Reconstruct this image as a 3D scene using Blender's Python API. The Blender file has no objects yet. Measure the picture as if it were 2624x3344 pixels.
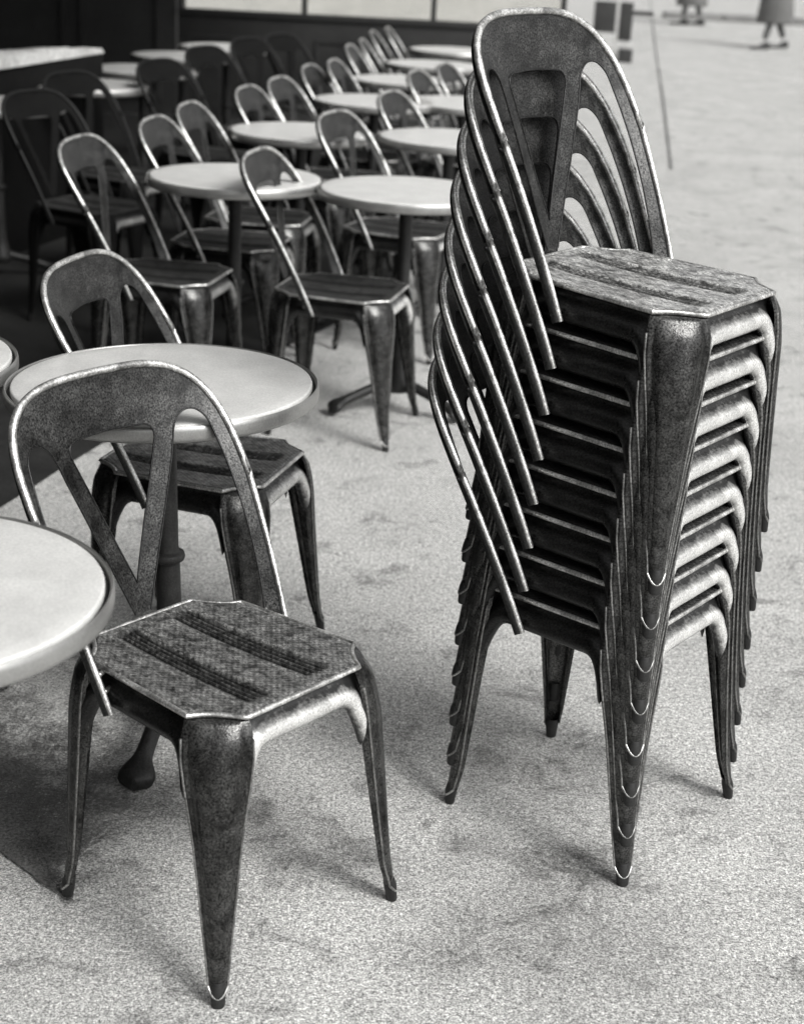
import bpy, bmesh, math, random
from mathutils import Vector, Matrix
from mathutils.geometry import delaunay_2d_cdt

random.seed(7)
scene = bpy.context.scene
col = scene.collection
R = math.radians

# ------------------------------------------------------------------ materials
def new_mat(name):
    m = bpy.data.materials.new(name)
    m.use_nodes = True
    nt = m.node_tree
    for n in list(nt.nodes):
        nt.nodes.remove(n)
    out = nt.nodes.new('ShaderNodeOutputMaterial')
    b = nt.nodes.new('ShaderNodeBsdfPrincipled')
    nt.links.new(b.outputs[0], out.inputs[0])
    return m, nt, b

def nnode(nt, t, **kw):
    n = nt.nodes.new(t)
    for k, v in kw.items():
        if hasattr(n, k):
            setattr(n, k, v)
        else:
            n.inputs[k].default_value = v
    return n

def noise(nt, vec, scale, detail=4, rough=0.6, dist=0.0):
    n = nt.nodes.new('ShaderNodeTexNoise')
    n.inputs['Scale'].default_value = scale
    n.inputs['Detail'].default_value = detail
    n.inputs['Roughness'].default_value = rough
    n.inputs['Distortion'].default_value = dist
    if vec is not None:
        nt.links.new(vec, n.inputs['Vector'])
    return n.outputs['Fac']

def remap(nt, fac, a, b, lo, hi):
    n = nt.nodes.new('ShaderNodeMapRange')
    n.inputs[1].default_value = a
    n.inputs[2].default_value = b
    n.inputs[3].default_value = lo
    n.inputs[4].default_value = hi
    nt.links.new(fac, n.inputs[0])
    return n.outputs[0]

def math_n(nt, op, a, b):
    n = nt.nodes.new('ShaderNodeMath')
    n.operation = op
    for i, v in enumerate((a, b)):
        if isinstance(v, (int, float)):
            n.inputs[i].default_value = v
        else:
            nt.links.new(v, n.inputs[i])
    return n.outputs[0]

def gray(nt, val, tint=(1.0, 0.995, 0.97)):
    c = nt.nodes.new('ShaderNodeCombineColor')
    for i in range(3):
        nt.links.new(math_n(nt, 'MULTIPLY', val, tint[i]), c.inputs[i])
    return c.outputs[0]

def bump(nt, b, h, strength, dist):
    n = nt.nodes.new('ShaderNodeBump')
    n.inputs['Strength'].default_value = strength
    n.inputs['Distance'].default_value = dist
    nt.links.new(h, n.inputs['Height'])
    nt.links.new(n.outputs[0], b.inputs['Normal'])

def coords(nt, world=False):
    if world:
        return nt.nodes.new('ShaderNodeNewGeometry').outputs['Position']
    return nt.nodes.new('ShaderNodeTexCoord').outputs['Object']

def metal_mat(name, base, rough, metallic, grain=0.5, fine=700, spec=0.5, bstr=0.15, patch=18, plo=0.6, phi=1.45):
    m, nt, b = new_mat(name)
    v = coords(nt)
    f1 = noise(nt, v, fine, 2, 0.6)
    f2 = noise(nt, v, patch, 5, 0.65, 0.4)
    k = math_n(nt, 'MULTIPLY', remap(nt, f1, 0.3, 0.7, 1 - grain, 1 + grain), remap(nt, f2, 0.34, 0.66, plo, phi))
    nt.links.new(gray(nt, math_n(nt, 'MULTIPLY', k, base)), b.inputs['Base Color'])
    b.inputs['Metallic'].default_value = metallic
    b.inputs['Specular IOR Level'].default_value = spec
    nt.links.new(remap(nt, f2, 0.25, 0.75, rough - 0.1, rough + 0.12), b.inputs['Roughness'])
    bump(nt, b, f1, bstr, 0.002)
    return m

M = {}
M['paint'] = metal_mat('dark_metal_paint', 0.013, 0.32, 0.35, 1.2, 300, 0.5, 0.2)
M['leg'] = metal_mat('dark_leg_metal', 0.05, 0.26, 0.75, 0.9, 320, 0.5, 0.22, 20, 0.35, 1.8)
M['worn'] = metal_mat('worn_bright_metal', 0.66, 0.27, 0.45, 0.35, 320, 0.5, 0.15, 14, 0.75, 1.2)  # apron front made lighter: light falling on that side put into colour
M['dark_rim'] = metal_mat('dull_metal_edge', 0.014, 0.55, 0.4, 0.3, 300, 0.5, 0.1, 30)  # dark copy of the rim metal, terrace shade put into its colour
M['seat'] = None
M['rim'] = metal_mat('worn_metal_edge', 0.66, 0.36, 0.85, 0.45, 260, 0.5, 0.25, 26, 0.4, 1.45)
M['ring'] = metal_mat('steel_ring', 0.45, 0.34, 0.9, 0.4, 300, 0.5, 0.1, 40)
M['bead'] = metal_mat('worn_leg_edge', 0.22, 0.38, 0.8, 0.5, 300, 0.5, 0.1, 40)
M['foot'] = metal_mat('dark_foot_rubber', 0.012, 0.5, 0.0, 0.4, 300, 0.4)
M['iron'] = metal_mat('cast_iron', 0.02, 0.5, 0.2, 0.4, 260, 0.4, 0.3)
M['band'] = metal_mat('bright_table_band', 0.38, 0.34, 0.75, 0.12, 300, 0.5, 0.05, 10, 0.85, 1.1)

def proud_highlight(m, dark):  # paints a highlight along the bulge and darkens the recesses around it
    nt = m.node_tree
    b = [n for n in nt.nodes if n.type == 'BSDF_PRINCIPLED'][0]
    src_ = b.inputs['Base Color'].links[0].from_socket
    at = nt.nodes.new('ShaderNodeAttribute')
    at.attribute_name = 'proud'
    g = noise(nt, coords(nt), 60, 4, 0.7)
    k = math_n(nt, 'ADD', at.outputs['Fac'], remap(nt, g, 0.35, 0.65, -0.18, 0.18))
    mx = nt.nodes.new('ShaderNodeMix')
    mx.data_type = 'RGBA'
    nt.links.new(remap(nt, k, 0.1, 0.8, 0, 1), mx.inputs[0])
    mx.inputs[6].default_value = (dark, dark, dark, 1)
    nt.links.new(src_, mx.inputs[7])
    nt.links.new(mx.outputs[2], b.inputs['Base Color'])

def seat_material(name, base, coat, rough):
    m, nt, b = new_mat(name)
    v = coords(nt)
    f0 = noise(nt, v, 420, 2, 0.8)
    mp = nt.nodes.new('ShaderNodeMapping')
    mp.inputs['Scale'].default_value = (0.72, 1.0, 1.0)
    nt.links.new(v, mp.inputs['Vector'])
    f1 = noise(nt, mp.outputs[0], 200, 3, 0.8)
    f2 = noise(nt, mp.outputs[0], 62, 4, 0.6, 0.6)
    at = nt.nodes.new('ShaderNodeAttribute')
    at.attribute_name = 'groove'
    k = math_n(nt, 'MULTIPLY', remap(nt, f1, 0.36, 0.64, 0.35, 1.65), remap(nt, f2, 0.36, 0.64, 0.25, 1.75))
    k = math_n(nt, 'MULTIPLY', k, remap(nt, f0, 0.36, 0.64, 0.5, 1.5))
    g = remap(nt, at.outputs['Fac'], 0.0, 0.9, 1.0, 0.04)
    nt.links.new(gray(nt, math_n(nt, 'MULTIPLY', math_n(nt, 'MULTIPLY', k, g), base)), b.inputs['Base Color'])
    b.inputs['Metallic'].default_value = 0.2
    b.inputs['Roughness'].default_value = rough
    if coat:
        nt.links.new(math_n(nt, 'MULTIPLY', remap(nt, f1, 0.36, 0.62, 0.35, 1.0), math_n(nt, 'MULTIPLY', g, coat)), b.inputs['Coat Weight'])
        b.inputs['Coat Roughness'].default_value = 0.22
    sx = nt.nodes.new('ShaderNodeSeparateXYZ')
    nt.links.new(v, sx.inputs[0])
    wx = math_n(nt, 'SINE', math_n(nt, 'MULTIPLY', sx.outputs[0], 520), 0)
    wy = math_n(nt, 'SINE', math_n(nt, 'MULTIPLY', sx.outputs[1], 520), 0)
    emb = math_n(nt, 'ADD', math_n(nt, 'MULTIPLY', math_n(nt, 'MULTIPLY', wx, wy), 0.6), f1)
    bump(nt, b, emb, 0.5, 0.0022)
    return m
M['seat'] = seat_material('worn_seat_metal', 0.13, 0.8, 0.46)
M['seat_pale'] = seat_material('pale_worn_seat_metal', 0.34, 1.0, 0.42)  # same seat metal with a lighter base, for the stack's top chair
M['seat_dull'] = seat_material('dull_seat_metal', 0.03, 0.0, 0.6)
M['black'] = metal_mat('blackened_metal', 0.005, 0.75, 0.0, 0.8, 300, 0.12, 0.3)  # darkened copy: shade over the left chairs put into their colour
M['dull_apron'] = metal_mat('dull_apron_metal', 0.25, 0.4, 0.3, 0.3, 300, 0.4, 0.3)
proud_highlight(M['worn'], 0.035)
proud_highlight(M['dull_apron'], 0.02)
M['back'] = metal_mat('dark_back_metal', 0.030, 0.36, 0.5, 1.2, 320, 0.5, 0.2, 24, 0.4, 1.8)

def flat_mat(name, base, rough=0.6, fine=200, grain=0.15, patch=6, pv=0.2, spec=0.4, world=False, bstr=0.0):
    m, nt, b = new_mat(name)
    v = coords(nt, world)
    f1 = noise(nt, v, fine, 2, 0.6)
    f2 = noise(nt, v, patch, 5, 0.6, 0.3)
    k = math_n(nt, 'MULTIPLY', remap(nt, f1, 0.3, 0.7, 1 - grain, 1 + grain), remap(nt, f2, 0.3, 0.7, 1 - pv, 1 + pv))
    nt.links.new(gray(nt, math_n(nt, 'MULTIPLY', k, base)), b.inputs['Base Color'])
    b.inputs['Roughness'].default_value = rough
    b.inputs['Specular IOR Level'].default_value = spec
    if bstr:
        bump(nt, b, f1, bstr, 0.003)
    return m

M['top'] = flat_mat('white_table_enamel', 0.62, 0.34, 260, 0.12, 14, 0.10, 0.45)
M['wall'] = flat_mat('dark_painted_wood', 0.018, 0.55, 60, 0.4, 2.5, 0.3)
M['black_wood'] = flat_mat('black_painted_wood', 0.005, 0.7, 60, 0.4, 2.5, 0.3, 0.15)
M['post'] = flat_mat('dark_post', 0.03, 0.5, 60, 0.3, 3, 0.3)
M['coping'] = flat_mat('pale_stone_coping', 0.6, 0.8, 50, 0.25, 6, 0.35, bstr=0.4)
M['coat'] = flat_mat('grey_wool_coat', 0.13, 0.9, 80, 0.2, 5, 0.12)
M['trouser'] = flat_mat('dark_trousers', 0.09, 0.9, 80, 0.3, 8, 0.3)
M['skin'] = flat_mat('skin', 0.38, 0.6, 40, 0.1, 6, 0.1)
M['hair'] = flat_mat('dark_hair', 0.03, 0.6, 120, 0.5, 20, 0.3)
M['shoe'] = flat_mat('black_shoes', 0.02, 0.4, 60, 0.3, 8, 0.2)
M['stand'] = flat_mat('dark_board', 0.03, 0.6, 70, 0.5, 6, 0.3)
M['pale'] = flat_mat('pale_painted_wood', 0.5, 0.6, 70, 0.2, 6, 0.2)
M['canvas'] = flat_mat('dark_awning_canvas', 0.03, 0.85, 90, 0.3, 4, 0.25)
M['dark_glass'] = flat_mat('dark_window_glass', 0.01, 0.12, 20, 0.1, 3, 0.1)
M['kerb'] = flat_mat('granite_kerb', 0.2, 0.8, 40, 0.4, 3, 0.3, world=True)

def ground_material():
    m, nt, b = new_mat('worn_pavement')
    v = coords(nt, True)
    g0 = noise(nt, v, 260, 2, 0.8)           # fine grit
    g1 = noise(nt, v, 110, 4, 0.85)          # grit
    g2 = noise(nt, v, 48, 4, 0.7)
    g3 = noise(nt, v, 2.6, 6, 0.62, 0.5)     # soft blotches
    g4 = noise(nt, v, 8.5, 7, 0.7, 0.9)      # stains
    g5 = noise(nt, v, 30, 2, 0.5)            # small dark specks
    k = math_n(nt, 'MULTIPLY', remap(nt, g0, 0.37, 0.63, 0.4, 1.55), remap(nt, g1, 0.37, 0.63, 0.45, 1.52))
    k = math_n(nt, 'MULTIPLY', k, remap(nt, g2, 0.3, 0.7, 0.86, 1.13))
    k = math_n(nt, 'MULTIPLY', k, remap(nt, g3, 0.3, 0.72, 1.12, 0.84))
    k = math_n(nt, 'MULTIPLY', k, remap(nt, g4, 0.54, 0.67, 1.0, 0.52))
    k = math_n(nt, 'MULTIPLY', k, remap(nt, g5, 0.76, 0.80, 1.0, 0.55))
    for cx, cy, rad, amt in ((-0.42, 2.66, 0.20, 0.6), (0.31, 2.78, 0.19, 0.62), (0.22, 2.86, 0.10, 0.4), (0.33, 2.46, 0.11, 0.5), (-0.12, 2.49, 0.11, 0.55), (-0.02, 2.42, 0.07, 0.45), (0.16, 2.50, 0.06, 0.55), (0.30, 2.28, 0.26, 0.45), (0.10, 2.18, 0.12, 0.35), (-0.22, 2.58, 0.09, 0.4), (-0.30, 2.72, 0.12, 0.2), (0.62, 2.72, 0.10, 0.22)):  # first spot paints shade between the near chair and tables into the ground
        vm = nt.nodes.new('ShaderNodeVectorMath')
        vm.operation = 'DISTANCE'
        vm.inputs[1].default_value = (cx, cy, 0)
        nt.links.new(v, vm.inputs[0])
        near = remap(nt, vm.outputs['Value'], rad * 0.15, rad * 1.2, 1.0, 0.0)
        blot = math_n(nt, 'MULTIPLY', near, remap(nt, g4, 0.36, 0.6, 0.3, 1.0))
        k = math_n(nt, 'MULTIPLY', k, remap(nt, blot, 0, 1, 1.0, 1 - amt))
    nt.links.new(gray(nt, math_n(nt, 'MULTIPLY', k, 0.47)), b.inputs['Base Color'])
    b.inputs['Roughness'].default_value = 0.85
    b.inputs['Specular IOR Level'].default_value = 0.25
    bump(nt, b, g1, 0.35, 0.003)
    return m
M['ground'] = ground_material()
M['crack'] = flat_mat('pavement_joint_dirt', 0.13, 0.9, 40, 0.5, 5, 0.5, world=True)
M['dark_pave'] = flat_mat('dark_gritty_paving', 0.10, 0.85, 170, 0.6, 9, 0.4, 0.25, True, 0.3)  # colour of the painted shade sheet on the pavement
def shade_patch(m):
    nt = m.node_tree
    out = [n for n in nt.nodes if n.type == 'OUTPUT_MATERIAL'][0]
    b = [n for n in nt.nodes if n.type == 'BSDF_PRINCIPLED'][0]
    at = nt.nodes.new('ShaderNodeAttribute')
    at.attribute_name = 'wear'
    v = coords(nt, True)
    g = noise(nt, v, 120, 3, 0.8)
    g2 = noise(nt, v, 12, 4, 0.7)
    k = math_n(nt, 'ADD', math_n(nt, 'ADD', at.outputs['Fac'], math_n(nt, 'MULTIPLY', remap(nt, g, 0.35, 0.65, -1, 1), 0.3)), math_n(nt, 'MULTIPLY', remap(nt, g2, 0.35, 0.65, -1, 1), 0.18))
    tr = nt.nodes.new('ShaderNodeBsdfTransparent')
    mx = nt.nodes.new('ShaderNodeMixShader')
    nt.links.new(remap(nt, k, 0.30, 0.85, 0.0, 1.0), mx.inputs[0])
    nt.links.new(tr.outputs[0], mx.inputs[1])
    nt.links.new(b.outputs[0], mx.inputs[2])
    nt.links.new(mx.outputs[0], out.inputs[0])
shade_patch(M['dark_pave'])
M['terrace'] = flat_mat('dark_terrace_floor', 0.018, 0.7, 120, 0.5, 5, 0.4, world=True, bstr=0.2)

def glass_material():
    m = bpy.data.materials.new('window_glass')
    m.use_nodes = True
    nt = m.node_tree
    for n in list(nt.nodes):
        nt.nodes.remove(n)
    out = nt.nodes.new('ShaderNodeOutputMaterial')
    mix = nt.nodes.new('ShaderNodeMixShader')
    tr = nt.nodes.new('ShaderNodeBsdfTransparent')
    gl = nt.nodes.new('ShaderNodeBsdfGlossy')
    fr = nt.nodes.new('ShaderNodeFresnel')
    fr.inputs['IOR'].default_value = 1.45
    gl.inputs['Roughness'].default_value = 0.03
    f = noise(nt, coords(nt), 5, 4, 0.6, 0.5)
    nt.links.new(gray(nt, remap(nt, f, 0.3, 0.7, 0.95, 1.0)), tr.inputs[0])
    nt.links.new(fr.outputs[0], mix.inputs[0])
    nt.links.new(tr.outputs[0], mix.inputs[1])
    nt.links.new(gl.outputs[0], mix.inputs[2])
    nt.links.new(mix.outputs[0], out.inputs[0])
    return m
M['glass'] = glass_material()

# ------------------------------------------------------------------ helpers
def link_mesh(name, verts, faces, mat, parent=None, smooth=True, auto=None):
    me = bpy.data.meshes.new(name)
    me.from_pydata([tuple(v) for v in verts], [], faces)
    me.update()
    bm = bmesh.new()
    bm.from_mesh(me)
    bmesh.ops.recalc_face_normals(bm, faces=bm.faces)
    bm.to_mesh(me)
    bm.free()
    if smooth:
        me.polygons.foreach_set('use_smooth', [True] * len(me.polygons))
        if auto:
            me.set_sharp_from_angle(angle=R(auto))
    me.materials.append(mat)
    o = bpy.data.objects.new(name, me)
    col.objects.link(o)
    if parent:
        o.parent = parent
    return o

def empty(name, loc=(0, 0, 0), rz=0.0):
    o = bpy.data.objects.new(name, None)
    o.empty_display_size = 0.1
    o.location = loc
    o.rotation_euler = (0, 0, rz)
    col.objects.link(o)
    return o

def tag(o, label=None, cat=None, group=None, kind=None):
    if label: o['label'] = label
    if cat: o['category'] = cat
    if group: o['group'] = group
    if kind: o['kind'] = kind
    return o

class MB:
    def __init__(self):
        self.v, self.f = [], []
    def add(self, v, f):
        b = len(self.v)
        self.v += [Vector(x) for x in v]
        self.f += [tuple(i + b for i in q) for q in f]
    def grid(self, rows, close=False):
        n, m = len(rows), len(rows[0])
        v = [p for r in rows for p in r]
        f = []
        for i in range(n - 1):
            for j in range(m if close else m - 1):
                j2 = (j + 1) % m
                f.append((i * m + j, i * m + j2, (i + 1) * m + j2, (i + 1) * m + j))
        self.add(v, f)
    def tube(self, pts, r, seg=8, closed=False, caps=True):
        pts = [Vector(p) for p in pts]
        n = len(pts)
        rr = r if isinstance(r, (list, tuple)) else [r] * n
        rows = []
        up = None
        for i in range(n):
            if closed:
                t = pts[(i + 1) % n] - pts[i - 1]
            else:
                t = pts[min(i + 1, n - 1)] - pts[max(i - 1, 0)]
            t.normalize()
            if up is None:
                a = Vector((0, 0, 1)) if abs(t.z) < 0.9 else Vector((1, 0, 0))
                up = (a - t * a.dot(t)).normalized()
            else:
                up = (up - t * up.dot(t))
                up.normalize()
            s = t.cross(up)
            rows.append([pts[i] + (up * math.cos(2 * math.pi * k / seg) + s * math.sin(2 * math.pi * k / seg)) * rr[i] for k in range(seg)])
        if closed:
            rows.append(rows[0])
        self.grid(rows, True)
        if caps and not closed:
            b = len(self.v)
            self.v += rows[0] + rows[-1]
            self.f.append(tuple(range(b, b + seg)))
            self.f.append(tuple(range(b + seg, b + 2 * seg)))
    def lathe(self, prof, seg=48, c=(0, 0, 0)):
        rows = [[Vector((c[0] + r * math.cos(2 * math.pi * k / seg), c[1] + r * math.sin(2 * math.pi * k / seg), c[2] + z)) for k in range(seg)] for r, z in prof]
        self.grid(rows, True)
    def box(self, x0, x1, y0, y1, z0, z1, bev=0.0):
        bm = bmesh.new()
        bmesh.ops.create_cube(bm, size=1)
        for v in bm.verts:
            v.co = Vector((x0 + (v.co.x + .5) * (x1 - x0), y0 + (v.co.y + .5) * (y1 - y0), z0 + (v.co.z + .5) * (z1 - z0)))
        if bev:
            bmesh.ops.bevel(bm, geom=list(bm.edges), offset=bev, segments=2, affect='EDGES', profile=0.6)
        bm.verts.index_update()
        self.add([v.co.copy() for v in bm.verts], [tuple(v.index for v in f.verts) for f in bm.faces])
        bm.free()
    def build(self, name, mat, parent=None, smooth=True, auto=None):
        return link_mesh(name, self.v, self.f, mat, parent, smooth, auto)

def interp(t, tab):
    for (a, x), (b, y) in zip(tab, tab[1:]):
        if t <= b:
            k = (t - a) / (b - a)
            k = min(max(k, 0), 1)
            return x + (y - x) * k
    return tab[-1][1]

def sstep(a, b, x):
    t = min(max((x - a) / (b - a), 0), 1)
    return t * t * (3 - 2 * t)

# ------------------------------------------------------------------ the chair
S, SR, CH, ZS = 0.182, 0.157, 0.062, 0.447      # half depth / front half width, rear half width, corner cut, seat height
FEET = {(1, 1): (0.212, 0.1997), (1, -1): (0.212, -0.1997), (-1, 1): (-0.174, 0.1763), (-1, -1): (-0.174, -0.1763)}

def halfw(x):
    return SR + (S - SR) * (x + S) / (2 * S)

def xlim(v):
    """front/rear x extent for lateral fraction v, with scalloped cut corners"""
    w = S
    a = abs(v) * w
    if a <= w - CH:
        return S
    t = (a - (w - CH)) / CH
    scal = -0.010 * math.sin(math.pi * t)          # shallow scallop towards the middle
    return S - CH * t + scal

def seat_mesh(parent):
    NV, NU = 150, 56
    rows, gro = [], []
    vs = [-1 + 2 * i / NV for i in range(NV + 1)]
    for v in vs:
        xm = xlim(v)
        row = []
        for j in range(NU + 1):
            u = -1 + 2 * j / NU
            x = u * xm
            y = v * halfw(x)
            edge = min(1 - abs(u), (1 - abs(v)))
            z = ZS - 0.007 * (1 - (x / S) ** 2) * (1 - v * v) - 0.004 * (1 - sstep(0, 0.05, edge))
            g = 0.0
            for c in (-0.062, 0.058):
                d = (v * 0.17 - c)
                if abs(d) < 0.0235 and x < 0.158 and x > -0.165:
                    e = sstep(-0.165, -0.150, x) * (1 - sstep(0.142, 0.158, x))
                    rib = 0.5 + 0.5 * math.cos(2 * math.pi * d / 0.0095)
                    fade = 1 - sstep(0.0205, 0.0235, abs(d))
                    z -= e * 0.0055 * (1 - rib) * fade + e * 0.0015 * fade
                    g = max(g, e * fade * (0.55 + 0.45 * (1 - rib)))
            row.append(Vector((x, y, z)))
            gro.append(g)
        rows.append(row)
    mb = MB()
    mb.grid(rows)
    n_top = len(mb.v)
    o = mb.build('seat', M['seat'], parent)
    at = o.data.attributes.new('groove', 'FLOAT', 'POINT')
    at.data.foreach_set('value', gro)
    return o

def outline_pts():
    n = 16
    P = []
    # front edge right to left, then left side etc. built from v / x limits
    side = [S - 0.0 for _ in range(1)]
    right, left = [], []
    cv = 1 - CH / S
    def corner(sx, sy, rev):
        pts = []
        for i in range(n + 1):
            t = i / n
            v = cv + (1 - cv) * t
            x = sx * xlim(v)
            pts.append(Vector((x, sy * v * halfw(x), 0)))
        return pts[::-1] if rev else pts
    P += corner(1, -1, True)       # from side to front
    P += corner(1, 1, False)
    P += corner(-1, 1, True)
    P += corner(-1, -1, False)
    # densify
    out = []
    for a, b in zip(P, P[1:] + P[:1]):
        d = (b - a).length
        if d < 1e-6:
            continue
        k = max(1, int(d / 0.012))
        for i in range(k):
            out.append(a.lerp(b, i / k))
    return out

def rim_mesh(parent):
    mb = MB()
    pts = outline_pts()
    mb.tube([p + Vector((0, 0, ZS - 0.0042)) for p in pts], 0.0042, 10, True)
    return mb.build('seat_rim', M['rim'], parent)

def apron_mesh(parent):
    mb = MB()
    q = CH - 0.004
    corners = {}
    for sx in (1, -1):
        for sy in (1, -1):
            x1 = sx * (S - q)
            corners[(sx, sy, 's')] = Vector((x1, sy * halfw(x1), 0))       # on the side edge
            wv = halfw(sx * S)
            corners[(sx, sy, 'e')] = Vector((sx * S, sy * wv * (1 - q / S), 0))
    spans = [(corners[(1, -1, 'e')], corners[(1, 1, 'e')], 'worn'), (corners[(1, 1, 's')], corners[(-1, 1, 's')], 'paint'),
             (corners[(-1, 1, 'e')], corners[(-1, -1, 'e')], 'paint'), (corners[(-1, -1, 's')], corners[(1, -1, 's')], 'paint')]
    prof = [(-0.0015, 0.4415), (-0.008, 0.4385), (-0.0135, 0.433), (-0.0135, 0.427), (-0.008, 0.421), (0.000, 0.416),
            (0.006, 0.410), (0.0085, 0.404), (0.0085, 0.398), (0.006, 0.392), (0.001, 0.387), (-0.005, 0.384), (-0.011, 0.385), (-0.014, 0.389)]
    for a, b, mk in spans:
        mb = MB()
        d = b - a
        L = d.length
        d.normalize()
        nrm = Vector((d.y, -d.x, 0))
        mid = (a + b) / 2
        if nrm.dot(mid) < 0:
            nrm = -nrm
        rows = []
        N = 40
        for i in range(N + 1):
            t = i / N
            t = 0.5 - 0.5 * math.cos(math.pi * t)
            s = t * L
            e = min(s, L - s)
            drop = 0.075 * max(0, 1 - e / 0.042) ** 2.4
            row = []
            for (o, z) in prof:
                k = (0.4415 - z) / (0.4415 - 0.384)
                zz = z - drop * k ** 1.4
                oo = o + drop * 0.16 * k
                p = a + d * s + nrm * oo
                row.append(Vector((p.x, p.y, zz)))
            rows.append(row)
        mb.grid(rows)
        ao = mb.build('apron', M[mk], parent)
        bandw = [0.0, 0.0, 0.0, 0.0, 0.05, 0.3, 0.8, 1.0, 1.0, 0.75, 0.3, 0.05, 0.0, 0.0]
        at = ao.data.attributes.new('proud', 'FLOAT', 'POINT')
        at.data.foreach_set('value', bandw * len(rows))

def leg_frame(sx, sy):
    if sx > 0:
        A = Vector((S - CH / 2, sy * (S - CH / 2 - 0.002), 0))
    else:
        A = Vector((-(S - CH / 2), sy * (SR - CH / 2 + 0.004), 0))
    F = Vector((*FEET[(sx, sy)], 0))
    o = Vector((sx, sy, 0)).normalized()
    tn = Vector((-o.y, o.x, 0))
    return A, F, o, tn

ZT = 0.4375
def leg_section(sx, sy, t):
    A, F, o, tn = leg_frame(sx, sy)
    F = F - o * 0.014
    c = A + (F - A) * (0.9 * t + 0.1 * t * t)
    c = c + o * (0.010 * (1 - math.exp(-t / 0.05)) - 0.006 * t)
    c = c + o * (0.006 * sstep(0.80, 0.95, t))
    w = interp(t, [(0, .047), (.05, .052), (.13, .0525), (.22, .048), (.33, .041), (.44, .0345), (.68, .0245), (.89, .0155), (1, .0125)])
    d = interp(t, [(0, .010), (.06, .019), (.2, .0225), (.45, .019), (.9, .011), (1, .0095)])
    return c, o, tn, w, d

def leg_mesh(sx, sy, parent):
    mb = MB()
    NT, NP = 46, 36
    o0 = Vector((sx, sy, 0)).normalized()
    rows = []
    e1, e2 = [], []
    for i in range(NT + 1):
        t = (i / NT) ** 1.25 * 0.925
        c, o, tn, w, d = leg_section(sx, sy, t)
        z = ZT * (1 - t)
        lip = 0.006 + 0.012 * sstep(0.08, 0.25, t) * (1 - t)
        row = [c - tn * w - o * lip + Vector((0, 0, z))]
        for j in range(NP + 1):
            ph = -1 + 2 * j / NP
            off = d * (1 - abs(ph) ** 2.3)
            cr = min(1.0, t / 0.12) * (1 - sstep(0.8, 0.92, t))
            off -= cr * 0.10 * w * math.exp(-((abs(ph) - 0.80) / 0.085) ** 2)
            row.append(c + tn * (w * ph) + o * off + Vector((0, 0, z - 0.016 * (1 - ph * ph) * sstep(0.84, 0.925, t))))
        row.append(c + tn * w - o * lip + Vector((0, 0, z)))
        rows.append(row)
        if t > 0.05:
            e1.append(row[1].copy())
            e2.append(row[-2].copy())
    rows.insert(0, [p - o0 * 0.024 + Vector((0, 0, 0.001)) for p in rows[0]])
    mb.grid(rows)
    leg = mb.build('leg', M['leg'], parent, True, 50)
    eb = MB()
    for e in (e1, e2):
        eb.tube(e, 0.0020, 6)
    eb.build('leg_bead', M['bead'], leg)
    # foot ferrule
    fb = MB()
    rows = []
    for t, k in ((0.905, .80), (0.93, .98), (0.94, 1.0), (0.97, .93), (0.995, .9), (1.0, .8)):
        c, o, tn, w, d = leg_section(sx, sy, t)
        z = ZT * (1 - t)
        rr = max(w * .90, .0112) * k
        ctr = c + o * (d * 0.05)
        rows.append([ctr + tn * (rr * math.cos(a)) + o * (rr * 0.86 * math.sin(a)) + Vector((0, 0, z)) for a in [2 * math.pi * i / 18 for i in range(18)]])
    fb.grid(rows, True)
    b = len(fb.v)
    fb.v += rows[-1]
    fb.f.append(tuple(range(b, b + 18)))
    foot = fb.build('foot', M['foot'], leg, True, 60)
    rb = MB()
    c, o, tn, w, d = leg_section(sx, sy, 0.925)
    z = ZT * (1 - 0.925)
    pts = []
    for j in range(NP + 1):
        ph = -1 + 2 * j / NP
        pts.append(c + tn * (w * 1.02 * ph) + o * (d * (1 - abs(ph) ** 2.3) + 0.0008) + Vector((0, 0, z - 0.016 * (1 - ph * ph))))
    rb.tube(pts, 0.0022, 6)
    rb.build('foot_ring', M['ring'], leg)
    return leg

A0, A1, K0, K1 = -0.180, -0.2848, 0.112, -0.2652
WB, WT, V1, VT, PP = 0.1880, 0.2150, 0.200, 0.3850, 0.585
def bsurf(u, v, off=0.0):
    x = A0 + A1 * v + (K0 + K1 * v) * (u / 0.19) ** 2
    p = Vector((x, u, 0.45 + v))
    if off:
        du = Vector((2 * (K0 + K1 * v) * u / 0.19 ** 2, 1, 0))
        dv = Vector((A1 + K1 * (u / 0.19) ** 2, 0, 1))
        p += du.cross(dv).normalized() * off
    return p

def hoop(n=96):
    L = []
    for i in range(24):
        v = -0.058 + (V1 + 0.075) * i / 24
        L.append((-(WB + (WT - WB) * ((v + 0.075) / (V1 + 0.075)) ** 0.8), v))
    A = []
    for i in range(n + 1):
        ph = math.pi * (1 - i / n)
        c, s = math.cos(ph), math.sin(ph)
        A.append((WT * math.copysign(abs(c) ** PP, c), V1 + (VT - V1) * abs(s) ** PP))
    return L + A + [(-u, v) for u, v in L[::-1]]

def bez(p0, p1, p2, n):
    return [tuple((1 - t) ** 2 * a + 2 * t * (1 - t) * b + t * t * c for a, b, c in zip(p0, p1, p2)) for t in [i / n for i in range(1, n + 1)]]

def catmull(pts, n=8):
    out = []
    P = [pts[0]] + list(pts) + [pts[-1]]
    for i in range(1, len(P) - 2):
        p0, p1, p2, p3 = P[i - 1:i + 3]
        for k in range(n):
            t = k / n
            out.append(tuple(0.5 * (2 * b + (c - a) * t + (2 * a - 5 * b + 4 * c - d) * t * t + (3 * b - a - 3 * c + d) * t ** 3) for a, b, c, d in zip(p0, p1, p2, p3)))
    out.append(tuple(pts[-1]))
    return out

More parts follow.
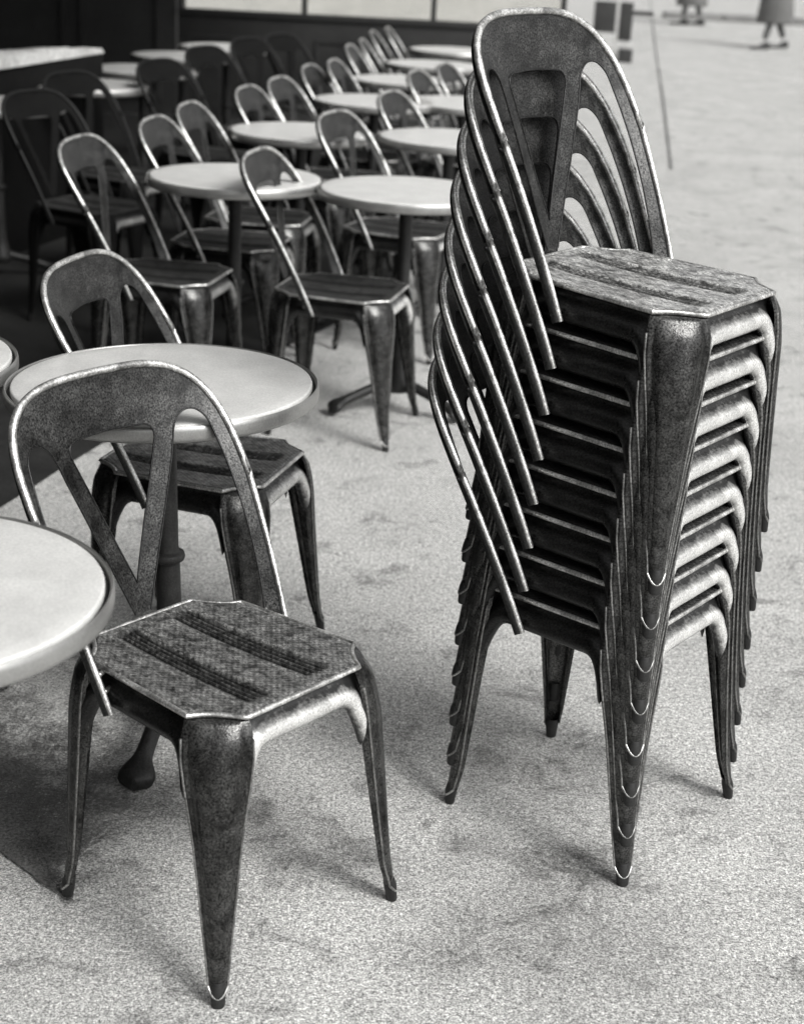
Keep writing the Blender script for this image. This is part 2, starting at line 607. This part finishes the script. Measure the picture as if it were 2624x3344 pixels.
def back_curves():
    arm_in = [(WB - .020, -.058), (.180, .02), (.188, .10), (.191, .17), (.190, .22), (.187, .255), (.182, .285), (.169, .301), (.153, .304), (.138, .298), (.125, .284), (.116, .262), (.108, .238)]
    right_in = catmull(arm_in, 5)
    strut_out = [(.108 + (.016 - .108) * t, .238 + (.004 - .238) * t) for t in [i / 12 for i in range(1, 13)]]
    edge_r = right_in + strut_out                    # arm bottom -> arch -> strut bottom
    hole = []
    top = [(-.070 + .14 * i / 12, .2905 + .003 * math.cos((i - 6) / 6 * 1.5)) for i in range(13)]
    hole += top
    hole += bez((.070, .2907), (.089, .289), (.085, .268), 5)
    hole += [(.085 * (1 - t), .268 + (.052 - .268) * t) for t in [i / 14 for i in range(1, 15)]]
    hole += [(-.085 * t, .052 + (.268 - .052) * t) for t in [i / 14 for i in range(1, 15)]]
    hole += bez((-.085, .268), (-.089, .289), (-.070, .2907), 5)[:-1]
    return edge_r, hole

def inpoly(x, y, P):
    r = False
    n = len(P)
    j = n - 1
    for i in range(n):
        xi, yi = P[i]
        xj, yj = P[j]
        if (yi > y) != (yj > y) and x < (xj - xi) * (y - yi) / (yj - yi) + xi:
            r = not r
        j = i
    return r

def back_mesh(parent):
    H = hoop()
    edge_r, hole = back_curves()
    edge_l = [(-u, v) for u, v in edge_r[::-1]]
    outer = H + edge_r + edge_l
    pts = [Vector(p) for p in outer] + [Vector(p) for p in hole]
    n, m = len(outer), len(hole)
    edges = [(i, (i + 1) % n) for i in range(n)] + [(n + i, n + (i + 1) % m) for i in range(m)]
    step = 0.009
    x = -0.22
    while x < 0.22:
        y = -0.07
        while y < 0.38:
            if inpoly(x, y, outer) and not inpoly(x, y, hole):
                pts.append(Vector((x + .0005, y + .0003)))
            y += step
        x += step
    # points along the strut seam
    vs, es, fs, *_ = delaunay_2d_cdt(pts, edges, [], 0, 1e-5)
    crest, strutL, strutR = [], [], []
    for f in fs:
        cx = sum(vs[i].x for i in f) / 3
        cy = sum(vs[i].y for i in f) / 3
        if not inpoly(cx, cy, outer) or inpoly(cx, cy, hole):
            continue
        # strut region: below the crest, between hole side and arch
        lim = 0.255
        if cy < lim and abs(cx) < 0.02 + 0.38 * max(cy, 0) + 0.012 and abs(cx) < 0.135:
            (strutR if cx > 0 else strutL).append(tuple(f))
        else:
            crest.append(tuple(f))
    V3 = [bsurf(v.x, v.y) for v in vs]
    def sub(name, faces, par):
        used = sorted({i for f in faces for i in f})
        mp = {i: k for k, i in enumerate(used)}
        return link_mesh(name, [V3[i] for i in used], [tuple(mp[i] for i in f) for f in faces], M['back'], par)
    back = sub('backrest', crest, parent)
    fl = MB()
    rows = []
    for u, v in H:
        p0 = bsurf(u, v)
        rows.append([p0, bsurf(u * 1.002, v, -0.004), bsurf(u * .997, v, -0.009), bsurf(u * .98, v - 0.002, -0.012)])
    n_dir = bsurf(0, .2, 1) - bsurf(0, .2)
    if n_dir.x < 0:
        rows = [[p0, bsurf(u * 1.002, v, 0.004), bsurf(u * .997, v, 0.009), bsurf(u * .98, v - 0.002, 0.012)] for (u, v), (p0, *_) in zip(H, rows)]
    fl.grid(rows)
    fl.build('return_flange', M['paint'], back)
    sr = sub('strut', strutR, back)
    sl = sub('strut', strutL, back)
    tb = MB()
    n = len(H)
    rad = [0.0044 + 0.0018 * sstep(0.05, 0.3, v) for u, v in H]
    tb.tube([bsurf(u, v, 0.001) for u, v in H], rad, 10)
    fr = tb.build('frame_tube', M['rim'], back)
    eb = MB()
    eb.tube([bsurf(u, v) for u, v in edge_r], 0.0017, 6)
    eb.tube([bsurf(u, v) for u, v in edge_l], 0.0017, 6)
    eb.tube([bsurf(u, v) for u, v in hole], 0.0017, 6, True)
    eb.build('edge_bead', M['paint'], back)
    for sy in (-1, 1):
        for vv in (-0.036, -0.012):
            p = bsurf(sy * 0.176, vv)
            n = Vector((0.35, sy * 0.94, 0)).normalized()
            m = MB()
            m.tube([p - n * 0.022, p - n * 0.001, p + n * 0.0015, p + n * 0.003], [.004, .004, .0052, .0028], 10)
            m.build('rivet', M['ring'], back)
    return back

def make_chair():
    root = empty('cafe_chair')
    seat = seat_mesh(root)
    rim_mesh(seat)
    apron_mesh(root)
    for sx in (1, -1):
        for sy in (1, -1):
            leg_mesh(sx, sy, root)
    back_mesh(root)
    return root

def copy_tree(o, parent=None):
    c = o.copy()
    col.objects.link(c)
    c.parent = parent
    for ch in list(o.children):
        copy_tree(ch, c)
    return c

chair0 = make_chair()
used = [False]
def override(o, table):
    for ch in o.children:
        if ch.type == 'MESH':
            base = ch.data.materials[0]
            if base in table:
                ch.material_slots[0].link = 'OBJECT'
                ch.material_slots[0].material = table[base]
        override(ch, table)
    return o

def place_chair(x, y, rz, label, group=None, mat=None):
    o = chair0 if not used[0] else copy_tree(chair0)
    used[0] = True
    for k in ('label', 'category', 'group'):
        if k in o:
            del o[k]
    tag(o, label, 'chair', group)
    if mat is not None:
        o.matrix_world = mat
    else:
        o.location = (x, y, 0)
        o.rotation_euler = (0, 0, rz)
    return o

def crest_chair(cx, cy, rz, label, group):
    """place by the point on the ground under the top of the backrest"""
    return place_chair(cx + 0.27 * math.cos(rz), cy + 0.27 * math.sin(rz), rz, label, group)

place_chair(-0.2708, 2.3026, -0.6914, 'single dark metal chair in the foreground with ribbed seat, beside the nearest white table')
place_chair(-0.425, 3.246, -0.269, 'dark metal chair tucked behind the round table, its hoop back rising past the tabletop')

# ---- the stack
base = Matrix.Translation((0.3564, 2.6825, 0)) @ Matrix.Rotation(-0.6363, 4, 'Z')
stepM = Matrix.Translation((-0.0034, 0.0030, 0.0775)) @ Matrix.Rotation(0.0080, 4, 'Y')
cur = Matrix.Identity(4)
ords = ['bottom chair of the tall stack, the only one standing on the pavement',
        'second chair from the bottom of the tall stack of dark chairs',
        'third chair from the bottom of the tall stack of dark chairs',
        'fourth chair from the bottom of the tall stack of dark chairs',
        'fourth chair from the top of the tall stack of dark chairs',
        'third chair from the top of the tall stack of dark chairs',
        'second chair from the top of the tall stack of dark chairs',
        'topmost chair of the tall stack, its whole seat and hoop back showing']
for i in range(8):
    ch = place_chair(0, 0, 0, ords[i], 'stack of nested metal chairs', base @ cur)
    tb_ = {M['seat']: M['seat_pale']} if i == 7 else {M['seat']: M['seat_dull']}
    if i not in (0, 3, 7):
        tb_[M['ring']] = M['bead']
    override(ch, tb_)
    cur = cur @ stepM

G1 = 'chairs along the left side of the middle tables'
for (x, y, rz, lab) in [
    (-0.780, 5.027, -0.195, 'dark chair with tall bare hoop, nearest of the row left of the middle tables'),
    (-0.637, 5.593, -0.152, 'hoop-backed chair behind the left end of the nearest middle table'),
    (-0.584, 6.067, -0.132, 'hoop-backed chair just left of the second middle table tip, right of a close pair'),
    (-0.444, 6.718, -0.193, 'hoop-backed chair standing behind the left end of the second middle table'),
    (-0.354, 7.143, -0.217, 'hoop-backed chair behind the second middle table, right of its twin'),
    (-0.265, 7.796, -0.165, 'hoop-backed chair behind the left end of the third middle table'),
    (-0.169, 8.141, -0.134, 'hoop-backed chair to the left of the fourth middle table tip'),
    (-0.134, 9.107, -0.099, 'narrow far chair behind the fourth middle table, leftmost of four small hoops'),
    (-0.081, 9.559, -0.043, 'narrow far chair, second of the four small hoops at the back'),
    (-0.045, 10.250, -0.065, 'narrow far chair, third of the four small hoops at the back'),
    (0.036, 10.650, -0.048, 'farthest chair, last of the four small hoops near the dark screen'),
]:
    override(place_chair(x, y, rz, lab, G1), {M['seat']: M['seat_dull'], M['worn']: M['dull_apron']})
G2 = 'chairs between the two rows of middle tables'
for (x, y, rz, lab) in [
    (-0.220, 4.936, -0.221, 'chair with hoop back against the first white table and legs on pale pavement'),
    (-0.060, 5.982, -0.339, 'chair whose hoop rises between the two second-row tables'),
    (0.129, 6.786, -0.292, 'far chair behind the right-hand second-row table, left of a faint pair'),
    (0.230, 7.782, -0.250, 'far faint chair in front of the fourth-row table, beside the stacked hoops'),
    (0.364, 8.231, -0.250, 'far faint chair directly left of the top of the stack'),
]:
    override(place_chair(x, y, rz, lab, G2), {M['seat']: M['seat_dull']})

# ------------------------------------------------------------------ tables
TH, TR = 0.7182, 0.2837
def make_table():
    root = empty('cafe_table')
    mb = MB()
    r = TR - 0.0125
    prof = [(0.0005, 0)]
    prof += [(r * k / 8, 0) for k in range(1, 8)]
    prof += [(r - .004, 0), (r - .0012, -.0008), (r, -.003), (r, -.010)]
    mb.lathe([(a, TH + z) for a, z in prof], 96)
    mb.build('tabletop', M['top'], root, True, 60)
    bb = MB()
    bp = [(TR - .0062, -.016), (TR - .0056, -.004), (TR - .0045, -.0018), (TR - .003, -.0012), (TR - .001, -.004), (TR, -.009), (TR, -.022), (TR - .0012, -.027), (TR - .005, -.030), (TR - .012, -.030), (TR - .014, -.026)]
    bb.lathe([(a, TH + z) for a, z in bp], 96)
    bb.build('edge_band', M['band'], root, True, 60)
    ub = MB()
    ub.lathe([(0.0005, TH - .021), (TR - .0125, TH - .021), (TR - .0125, TH - .0105), (TR - .0058, TH - .0145)], 96)
    ub.lathe([(0.085, TH - .024), (0.085, TH - .032), (0.035, TH - .048), (0.024, TH - .075)], 32)
    ub.build('underside', M['iron'], root, True, 40)
    cb = MB()
    cp = [(0.022, TH - .06), (0.021, .40), (0.022, .388), (0.031, .384), (0.033, .377), (0.031, .370), (0.023, .366), (0.024, .2), (0.027, .16), (0.036, .12), (0.047, .095), (0.050, .075), (0.042, .065), (0.0, .06)]
    cb.lathe(cp, 28)
    cb.build('pedestal', M['iron'], root, True, 50)
    for k in range(3):
        a = 2 * math.pi * k / 3
        d = Vector((math.cos(a), math.sin(a), 0))
        s = Vector((-d.y, d.x, 0))
        rows = []
        for i in range(25):
            t = i / 24
            q = 0.02 + 0.225 * t
            z = 0.104 - 0.082 * t ** 0.75 + 0.012 * math.sin(math.pi * t)
            hw = 0.022 - 0.006 * math.sin(math.pi * t) + 0.016 * sstep(0.72, 0.93, t)
            hh = 0.017 + 0.004 * sstep(0.7, 0.95, t)
            if t > 0.93:
                e = math.sqrt(max(0.02, 1 - ((t - 0.93) / 0.07) ** 2))
                hw *= e
                hh *= 0.6 + 0.4 * e
            z = max(z, hh)
            rows.append([d * q + s * (hw * math.cos(b)) + Vector((0, 0, z + hh * math.sin(b))) for b in [2 * math.pi * j / 14 for j in range(14)]])
        fb = MB()
        fb.grid(rows, True)
        b = len(fb.v)
        fb.v += rows[-1]
        fb.f.append(tuple(range(b, b + 14)))
        fb.build('foot', M['iron'], root, True, 60)
    return root

tab0 = make_table()
tused = [False]
def place_table(x, y, rz, label, group=None):
    o = tab0 if not tused[0] else copy_tree(tab0)
    tused[0] = True
    for k in ('label', 'category', 'group'):
        if k in o:
            del o[k]
    o.location = (x, y, 0)
    o.rotation_euler = (0, 0, rz)
    return tag(o, label, 'table', group)

place_table(-0.6404, 1.869, R(-30), 'nearest round white table, cut off by the left edge of the picture')
t2 = place_table(-0.428, 2.8547, R(-98), 'round white table in the left foreground with a chair back overlapping it')
t2.rotation_euler = (Matrix.Rotation(R(-1.4), 3, 'Y') @ Matrix.Rotation(R(-98), 3, 'Z')).to_euler()
place_table(-1.016, 2.926, R(20), 'sliver of a round white table at the left edge beside the larger round table')
GT = 'white tables receding in two rows'
for (x, y, lab) in [
    (-0.584, 5.240, 'left white table of the first row, with a hoop back across its right half'),
    (-0.035, 5.147, 'right white table of the first row, running behind the chair stack'),
    (-0.463, 6.421, 'left white table of the second row, hoops of two chairs behind it'),
    (0.110, 6.455, 'right white table of the second row, directly above the larger one by the stack'),
    (-0.218, 7.612, 'left white table of the third row'),
    (0.185, 7.725, 'right white table of the third row, mostly hidden by the stack'),
    (-0.093, 8.639, 'white table of the fourth row, behind faint chair hoops'),
    (0.053, 9.629, 'white table of the fifth row, thin pale strip near the back'),
    (0.178, 10.695, 'farthest white table, below the window screen and left of the stack top'),
]:
    place_table(x, y, R(-32) if 'behind the chair stack' in lab else random.uniform(0, 6), lab, GT)
GD = 'white tables standing in the dark left part of the terrace'
for (x, y, lab) in [
    (-1.744, 6.804, 'white table in the dark part at the left edge, nearest of that row'),
    (-1.536, 7.680, 'white table in the dark part, second from the left edge'),
    (-1.424, 8.507, 'white table in the dark part, middle of the dim row'),
    (-1.346, 9.364, 'small-looking white table in the dark part, fourth of the dim row'),
    (-1.187, 10.086, 'farthest white table of the dim row by the dark wall'),
]:
    place_table(x, y, random.uniform(0, 6), lab, GD)

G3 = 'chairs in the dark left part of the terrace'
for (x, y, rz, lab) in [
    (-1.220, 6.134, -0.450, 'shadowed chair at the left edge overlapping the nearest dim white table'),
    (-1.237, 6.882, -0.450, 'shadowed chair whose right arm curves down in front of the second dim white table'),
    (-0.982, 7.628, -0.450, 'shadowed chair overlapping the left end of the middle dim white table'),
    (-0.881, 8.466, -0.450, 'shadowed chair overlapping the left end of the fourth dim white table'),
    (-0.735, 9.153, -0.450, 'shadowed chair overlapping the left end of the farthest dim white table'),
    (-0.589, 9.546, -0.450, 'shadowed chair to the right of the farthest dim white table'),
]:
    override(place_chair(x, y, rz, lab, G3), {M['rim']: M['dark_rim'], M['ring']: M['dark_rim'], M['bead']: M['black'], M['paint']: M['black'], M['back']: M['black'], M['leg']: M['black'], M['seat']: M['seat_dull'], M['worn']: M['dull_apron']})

# ------------------------------------------------------------------ setting
def sheet(name, x0, x1, y0, y1, z, mat):
    o = link_mesh(name, [(x0, y0, z), (x1, y0, z), (x1, y1, z), (x0, y1, z)], [(0, 1, 2, 3)], mat, None, False)
    return tag(o, kind='structure')
sheet('ground', -150, 150, -60, 260, 0, M['ground'])

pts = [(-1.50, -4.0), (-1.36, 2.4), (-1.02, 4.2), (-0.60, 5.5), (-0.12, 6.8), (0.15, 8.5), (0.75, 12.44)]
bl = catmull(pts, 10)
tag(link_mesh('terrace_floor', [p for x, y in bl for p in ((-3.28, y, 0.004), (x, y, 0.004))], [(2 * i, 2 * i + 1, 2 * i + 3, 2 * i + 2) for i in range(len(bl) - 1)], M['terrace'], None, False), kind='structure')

low = catmull([(-1.62, 3.33), (-1.2, 2.93), (-0.9, 2.635), (-0.66, 2.40), (-0.505, 2.25)], 8)  # sheet that paints the shade under the near-left table onto the ground
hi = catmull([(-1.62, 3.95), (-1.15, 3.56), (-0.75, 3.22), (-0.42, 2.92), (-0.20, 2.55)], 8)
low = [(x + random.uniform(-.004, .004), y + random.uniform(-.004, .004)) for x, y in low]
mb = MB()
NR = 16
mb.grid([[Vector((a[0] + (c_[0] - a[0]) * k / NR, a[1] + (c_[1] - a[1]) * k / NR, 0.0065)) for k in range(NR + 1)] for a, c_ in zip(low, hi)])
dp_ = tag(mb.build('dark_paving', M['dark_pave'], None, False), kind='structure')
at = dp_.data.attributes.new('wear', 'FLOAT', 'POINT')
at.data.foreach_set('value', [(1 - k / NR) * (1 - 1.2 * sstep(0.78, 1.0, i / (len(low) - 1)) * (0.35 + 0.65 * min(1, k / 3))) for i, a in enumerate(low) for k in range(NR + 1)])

# paving joint that runs off into the distance
mb = MB()
pts = []
N = 60
for i in range(N + 1):
    t = i / N
    x = 1.668 + 2.86 * t + 0.006 * math.sin(t * 9)
    y = 11.0 + 24.1 * t
    w = 0.009 + random.uniform(0, .006)
    pts.append([Vector((x - w, y, 0.004)), Vector((x + w, y, 0.004))])
mb.grid(pts)
tag(mb.build('pavement_joint', M['crack'], None, False), kind='structure')

# kerb far off
mb = MB()
for i in range(12):
    mb.box(4.0 + i * 1.0, 4.985 + i * 1.0, 28.9, 29.2, 0, 0.11, 0.015)
tag(mb.build('kerb', M['kerb'], None, True, 40), kind='structure')

# glazed terrace screen
YW = 12.5
scr = empty('terrace_screen', (-0.55, YW, 0))
tag(scr, 'dark low terrace screen with large window panes above, behind the tables', 'screen')
SX0, SX1 = -1.28, 1.56           # local x
b = MB(); b.box(SX0, SX1, -0.03, 0.03, 0.0, 0.735, 0.004)
pan = b.build('panel', M['wall'], scr, True, 40)
b = MB()
for k in range(3):
    x0 = SX0 + 0.07 + k * 0.945
    for (a0, a1, z0, z1) in ((x0, x0 + .78, .08, .10), (x0, x0 + .78, .58, .60), (x0, x0 + .02, .10, .58), (x0 + .76, x0 + .78, .10, .58)):
        b.box(a0, a1, -0.042, -0.0305, z0, z1)
b.build('moulding', M['wall'], pan, False)
b = MB(); b.box(SX0, SX1, -0.05, 0.05, 0.7355, 0.78, 0.006)
b.build('sill', M['wall'], scr, True, 40)
b = MB(); b.box(SX0, SX1, -0.04, 0.04, 2.0, 2.07, 0.006)
b.build('top_rail', M['wall'], scr, True, 40)
mx = [SX0 + 0.02, -0.353, 0.593, SX1 - 0.02]
for x in mx:
    b = MB(); b.box(x - .02, x + .02, -0.028, 0.028, 0.7805, 1.9995, 0.004)
    b.build('mullion', M['post'], scr, True, 40)
for xa, xb in zip(mx, mx[1:]):
    b = MB(); b.box(xa + .0205, xb - .0205, -0.003, 0.003, 0.7805, 1.9995)
    b.build('pane', M['glass'], scr, False)

# dark cafe on the left: end wall behind the dim tables, long front beside them, unseen canopy added to block light over the terrace
cf = empty('cafe_building', (-3.3, YW, 0))
tag(cf, 'dark cafe front filling the top left corner beyond the shadowed tables', 'building')
b = MB(); b.box(-0.4, 1.455, -0.02, 0.5, 0, 3.4)
wl = b.build('end_wall', M['wall'], cf, False)
b = MB()
for k in range(2):
    x0 = 0.05 + k * 0.7
    for (a0, a1, z0, z1) in ((x0, x0 + .6, .12, .16), (x0, x0 + .6, .86, .90), (x0, x0 + .04, .16, .86), (x0 + .56, x0 + .60, .16, .86)):
        b.box(a0, a1, -0.045, -0.0205, z0, z1)
b.build('moulding', M['wall'], wl, False)
b = MB(); b.box(-0.4, -0.002, -17.5, -0.021, 0, 3.4)
fl = b.build('front_wall', M['wall'], cf, False)
for k in range(7):
    y0 = -16.9 + k * 2.35
    b = MB(); b.box(-0.0015, 0.012, y0, y0 + 1.7, 0.5, 2.25)
    fr_ = b.build('window', M['post'], cf, False)
    b = MB(); b.box(0.0125, 0.018, y0 + .06, y0 + 1.64, 0.56, 2.19)
    b.build('pane', M['dark_glass'], fr_, False)

aw = empty('awning', (-3.3, YW, 0))  # unseen canopy, added to keep sky light off the left terrace
tag(aw, 'dark awning stretched over the terrace along the cafe front', 'awning')
rows = []
for i in range(25):
    y = -17.0 + 16.9 * i / 24
    xe = 2.0 + 1.15 * i / 24
    sag = 0.02 * math.cos(i * math.pi)
    rows.append([Vector((0.02 + (xe - .02) * k / 10, y, 3.0 - 0.5 * k / 10 - 0.03 * math.sin(math.pi * k / 10) + sag * k / 10)) for k in range(11)])
b = MB(); b.grid(rows)
b.build('canvas', M['canvas'], aw)
b = MB(); b.grid([[r[-1], r[-1] + Vector((0.01, 0, -.22))] for r in rows])
b.build('valance', M['canvas'], aw)

# low wall with rough pale top in the dark part
lw = empty('low_wall', (-1.80, 7.35, 0), R(74))
tag(lw, 'low dark partition with a rough pale top at the far left', 'partition wall')

def rough_top(x0, x1, hw, z0, z1):
    rows = []
    n = 60
    for i in range(n + 1):
        t = i / n
        x = x0 + (x1 - x0) * t
        h = z1 + random.uniform(-.004, .004) + .006 * math.sin(t * 11)
        tp = 1.25 - .95 * t
        h = z0 + (h - z0) * tp
        w = hw * (1.2 - .7 * t) + random.uniform(-.003, .003)
        rows.append([Vector((x, -w, z0)), Vector((x, -w * .98, h - .02)), Vector((x, -w * .6, h)), Vector((x, 0, h + random.uniform(-.002, .004))), Vector((x, w * .6, h)), Vector((x, w * .98, h - .02)), Vector((x, w, z0))])
    m = MB(); m.grid(rows)
    return m

# far people, crossing
def skin_figure(name, joints, bones, mat, parent, levels=2):
    me = bpy.data.meshes.new(name)
    me.from_pydata([j[0] for j in joints], bones, [])
    o = bpy.data.objects.new(name, me)
    col.objects.link(o)
    md = o.modifiers.new('skin', 'SKIN')
    sv = me.skin_vertices[0].data if me.skin_vertices else None
    if sv is None:
        bm = bmesh.new(); bm.from_mesh(me); bm.verts.layers.skin.verify(); bm.to_mesh(me); bm.free()
        sv = me.skin_vertices[0].data
    for i, j in enumerate(joints):
        sv[i].radius = (j[1], j[2] if len(j) > 2 else j[1])
    sv[0].use_root = True
    ss = o.modifiers.new('sub', 'SUBSURF')
    ss.levels = levels
    ss.render_levels = levels
    me.materials.append(mat)
    o.parent = parent
    return o

def person(x, y, rz, label, stride=0.22, coat_len=0.42, cm='coat'):
    root = empty('person', (x, y, 0), rz)
    tag(root, label, 'person', 'people far off on the pavement')
    s = stride
    # local: walks along +x, left = +y
    body = [
        ((0, 0, .95), .13, .11), ((0, 0, 1.12), .125, .10), ((0.01, 0, 1.30), .15, .11), ((0.01, 0, 1.44), .085, .075), ((0.02, 0, 1.53), .052, .055),
        ((0.03, 0, 1.60), .075, .085), ((0.03, 0, 1.70), .075, .09), ((0.02, 0, 1.76), .045, .05),
        ((0.0, .10, .90), .09, .09), ((s * .45, .10, .52), .058), ((s * .9, .10, .12), .042),
        ((0.0, -.10, .90), .09, .09), ((-s * .2, -.10, .50), .058), ((-s * 1.0, -.10, .13), .042),
        ((0.01, .20, 1.40), .06), ((-.08, .25, 1.12), .048), ((0.02, .25, .88), .036), ((.04, .25, .79), .03),
        ((0.01, -.20, 1.40), .06), ((.08, -.25, 1.12), .048), ((.22, -.25, .92), .036), ((.27, -.25, .84), .03),
    ]
    bones = [(0, 1), (1, 2), (2, 3), (3, 4), (4, 5), (5, 6), (6, 7), (0, 8), (8, 9), (9, 10), (0, 11), (11, 12), (12, 13),
             (2, 14), (14, 15), (15, 16), (16, 17), (2, 18), (18, 19), (19, 20), (20, 21)]
    skin_figure('body', body, bones, M['trouser'], root)
    # coat as one flaring shell
    rows = []
    for z, a, bq in ((1.50, .075, .075), (1.45, .12, .17), (1.38, .14, .215), (1.2, .145, .205), (1.02, .145, .19), (.8, .185, .21), (.6, .22, .23), (coat_len + .03, .25, .245), (coat_len, .245, .24), (coat_len + .01, .22, .22)):
        rows.append([Vector((0.01 + a * math.cos(t) * (1 + .012 * math.sin(5 * t) * (1.4 - z)), bq * math.sin(t) * (1 + .015 * math.sin(7 * t) * (1.4 - z)), z)) for t in [2 * math.pi * i / 36 for i in range(36)]])
    m = MB(); m.grid(rows, True)
    m.build('coat', M[cm], root)
    for sy, jj in ((1, [(0.01, .20, 1.41), (-.08, .265, 1.12), (0.02, .262, .90)]), (-1, [(0.01, -.20, 1.41), (.08, -.265, 1.12), (.21, -.262, .93)])):
        m = MB(); m.tube(catmull(jj, 6), [.082 - .0022 * i for i in range(13)], 14)
        m.build('sleeve', M[cm], root)
    # head skin, hair
    m = MB()
    m.lathe([(0.001, .125), (.05, .115), (.078, .07), (.084, .02), (.08, -.03), (.07, -.07), (.045, -.105), (.02, -.118), (.001, -.12)], 24, (0.035, 0, 1.655))
    hd = m.build('head', M['skin'], root)
    m = MB()
    m.tube([(.118, 0, 1.68), (.135, 0, 1.645), (.112, 0, 1.632)], [.008, .014, .01], 8)
    for sy in (-1, 1):
        m.tube([(.03, sy * .082, 1.675), (.025, sy * .094, 1.655), (.03, sy * .084, 1.63)], [.008, .012, .008], 8)
    m.build('nose_and_ears', M['skin'], hd)
    m = MB()
    for sy in (-1, 1):
        m.tube([(.104, sy * .022, 1.664), (.107, sy * .035, 1.666), (.101, sy * .047, 1.664)], .006, 6)
    m.tube([(.104, -.022, 1.605), (.109, 0, 1.604), (.104, .022, 1.605)], .005, 6)
    m.build('eyes_and_mouth', M['hair'], hd)
    m = MB()
    m.lathe([(0.001, .135), (.055, .125), (.086, .08), (.094, .03), (.088, -.02), (.07, -.04)], 24, (0.022, 0, 1.662))
    m.build('hair', M['hair'], root)
    for (fx, fy, pitchx) in ((s * .9, .10, 0), (-s * 1.0, -.10, 0)):
        rows = []
        for i in range(15):
            t = i / 14
            px = fx - .08 + .285 * t
            w = .042 * math.sin(math.pi * min(max(t * .92 + .06, 0), 1)) ** .45
            h = .10 - .055 * sstep(.2, .6, t)
            rows.append([Vector((px, fy + w * math.cos(a), max(.002, h * .5 + h * .5 * math.sin(a)))) for a in [2 * math.pi * j / 14 for j in range(14)]])
        m = MB(); m.grid(rows, True)
        m.build('shoe', M['shoe'], root)
    for sy, hp in ((1, (.04, .25, .80)), (-1, (.25, -.25, .85))):
        m = MB()
        hx, hy, hz = hp
        m.tube([(hx, hy, hz + .07), (hx + .004, hy, hz + .02), (hx + .01, hy, hz - .015)], [.024, .033, .03], 10)
        for k in range(4):
            fx0 = hx + .034 - .018 * k
            ln = (.06, .072, .068, .05)[k]
            m.tube([(fx0, hy, hz - .01), (fx0 + .006, hy - sy * .006, hz - .01 - ln * .6), (fx0 + .004, hy - sy * .02, hz - .01 - ln)], [.009, .0085, .007], 8)
        m.tube([(hx + .03, hy, hz + .03), (hx + .05, hy - sy * .01, hz), (hx + .052, hy - sy * .016, hz - .03)], [.012, .011, .008], 8)
        m.build('hand', M['skin'], root)
    return root

person(4.66, 22.9, R(205), 'person in a long grey coat walking at the far right of the pavement', .24, .33)
person(4.22, 27.4, R(170), 'person in grey standing farther off, left of the other far walker', .14, .30)

# far display board / barrier
st = empty('display_stand', (2.15, 19.5, 0), R(-4))
tag(st, 'small dark boarded stand with a pale post, far off right of the stack top', 'stand')
b = MB(); b.box(.06, .22, -.1, .1, 0, .15, .01)
b.build('base_block', M['stand'], st, True, 40)
b = MB(); b.box(.0, .04, -.02, .02, 0, .66, .004)
b.box(.08, .20, -.02, .02, .1505, .239, .004)
b.build('post', M['pale'], st, True, 40)
b = MB(); b.box(-.25, -.001, -.03, .03, .32, .66, .006)
b.build('board', M['stand'], st, True, 40)
b = MB(); b.box(.041, .19, -.03, .03, .24, .66, .006)
b.build('board', M['stand'], st, True, 40)
b = MB(); b.box(.191, .42, -.012, .012, .52, .57, .003)
b.build('rail', M['stand'], st, True, 40)

# coping for the low wall
b = MB(); b.box(-.75, .78, -.04, .04, 0, .82, .006)
b.build('wall', M['black_wood'], lw, True, 40)
rough_top(-.77, .80, .075, .8205, .90).build('coping', M['coping'], lw)

# ------------------------------------------------------------------ light
SUN_AZ = Vector((0.74, -0.67, 0)).normalized()
EL = R(44)
w = bpy.data.worlds.new('World')
scene.world = w
w.use_nodes = True
nt = w.node_tree
bg = nt.nodes['Background']
sky = nt.nodes.new('ShaderNodeTexSky')
sky.sky_type = 'NISHITA'
sky.sun_disc = False
sky.sun_elevation = EL
sky.sun_rotation = math.atan2(SUN_AZ.x, SUN_AZ.y)
sky.air_density = 1.0
sky.dust_density = 4.0
bw = nt.nodes.new('ShaderNodeRGBToBW')
nt.links.new(sky.outputs[0], bw.inputs[0])
nt.links.new(bw.outputs[0], bg.inputs['Color'])
bg.inputs['Strength'].default_value = 0.205
sd = bpy.data.lights.new('sun', 'SUN')
sd.energy = 2.2
sd.angle = R(22)
sd.color = (1.0, 0.99, 0.965)
so = bpy.data.objects.new('sun', sd)
col.objects.link(so)
dirv = Vector((SUN_AZ.x * math.cos(EL), SUN_AZ.y * math.cos(EL), math.sin(EL)))
so.rotation_euler = dirv.to_track_quat('Z', 'Y').to_euler()
so.location = dirv * 20

# ------------------------------------------------------------------ camera
h, pitch, roll, f = 1.5442, 0.3542, 0.0514, 3468.7
cd = bpy.data.cameras.new('camera')
cam = bpy.data.objects.new('camera', cd)
col.objects.link(cam)
fw = Vector((0, math.cos(pitch), -math.sin(pitch)))
up = Vector((0, math.sin(pitch), math.cos(pitch)))
rt = Vector((1, 0, 0))
c, s = math.cos(roll), math.sin(roll)
r2 = rt * c + up * s
u2 = up * c - rt * s
mw = Matrix((r2, u2, -fw)).transposed().to_4x4()
mw.translation = Vector((0, 0, h))
cam.matrix_world = mw
cd.sensor_fit = 'VERTICAL'
cd.sensor_height = 36
cd.sensor_width = 36
cd.lens = f / 2177 * 36
cd.clip_start = 0.05
cd.clip_end = 600
cd.dof.use_dof = True
cd.dof.focus_distance = 2.75
cd.dof.aperture_fstop = 4.5
scene.camera = cam

scene.view_settings.view_transform = 'Standard'
scene.view_settings.look = 'None'
scene.view_settings.exposure = 0
scene.view_settings.gamma = 1
scene.render.film_transparent = False
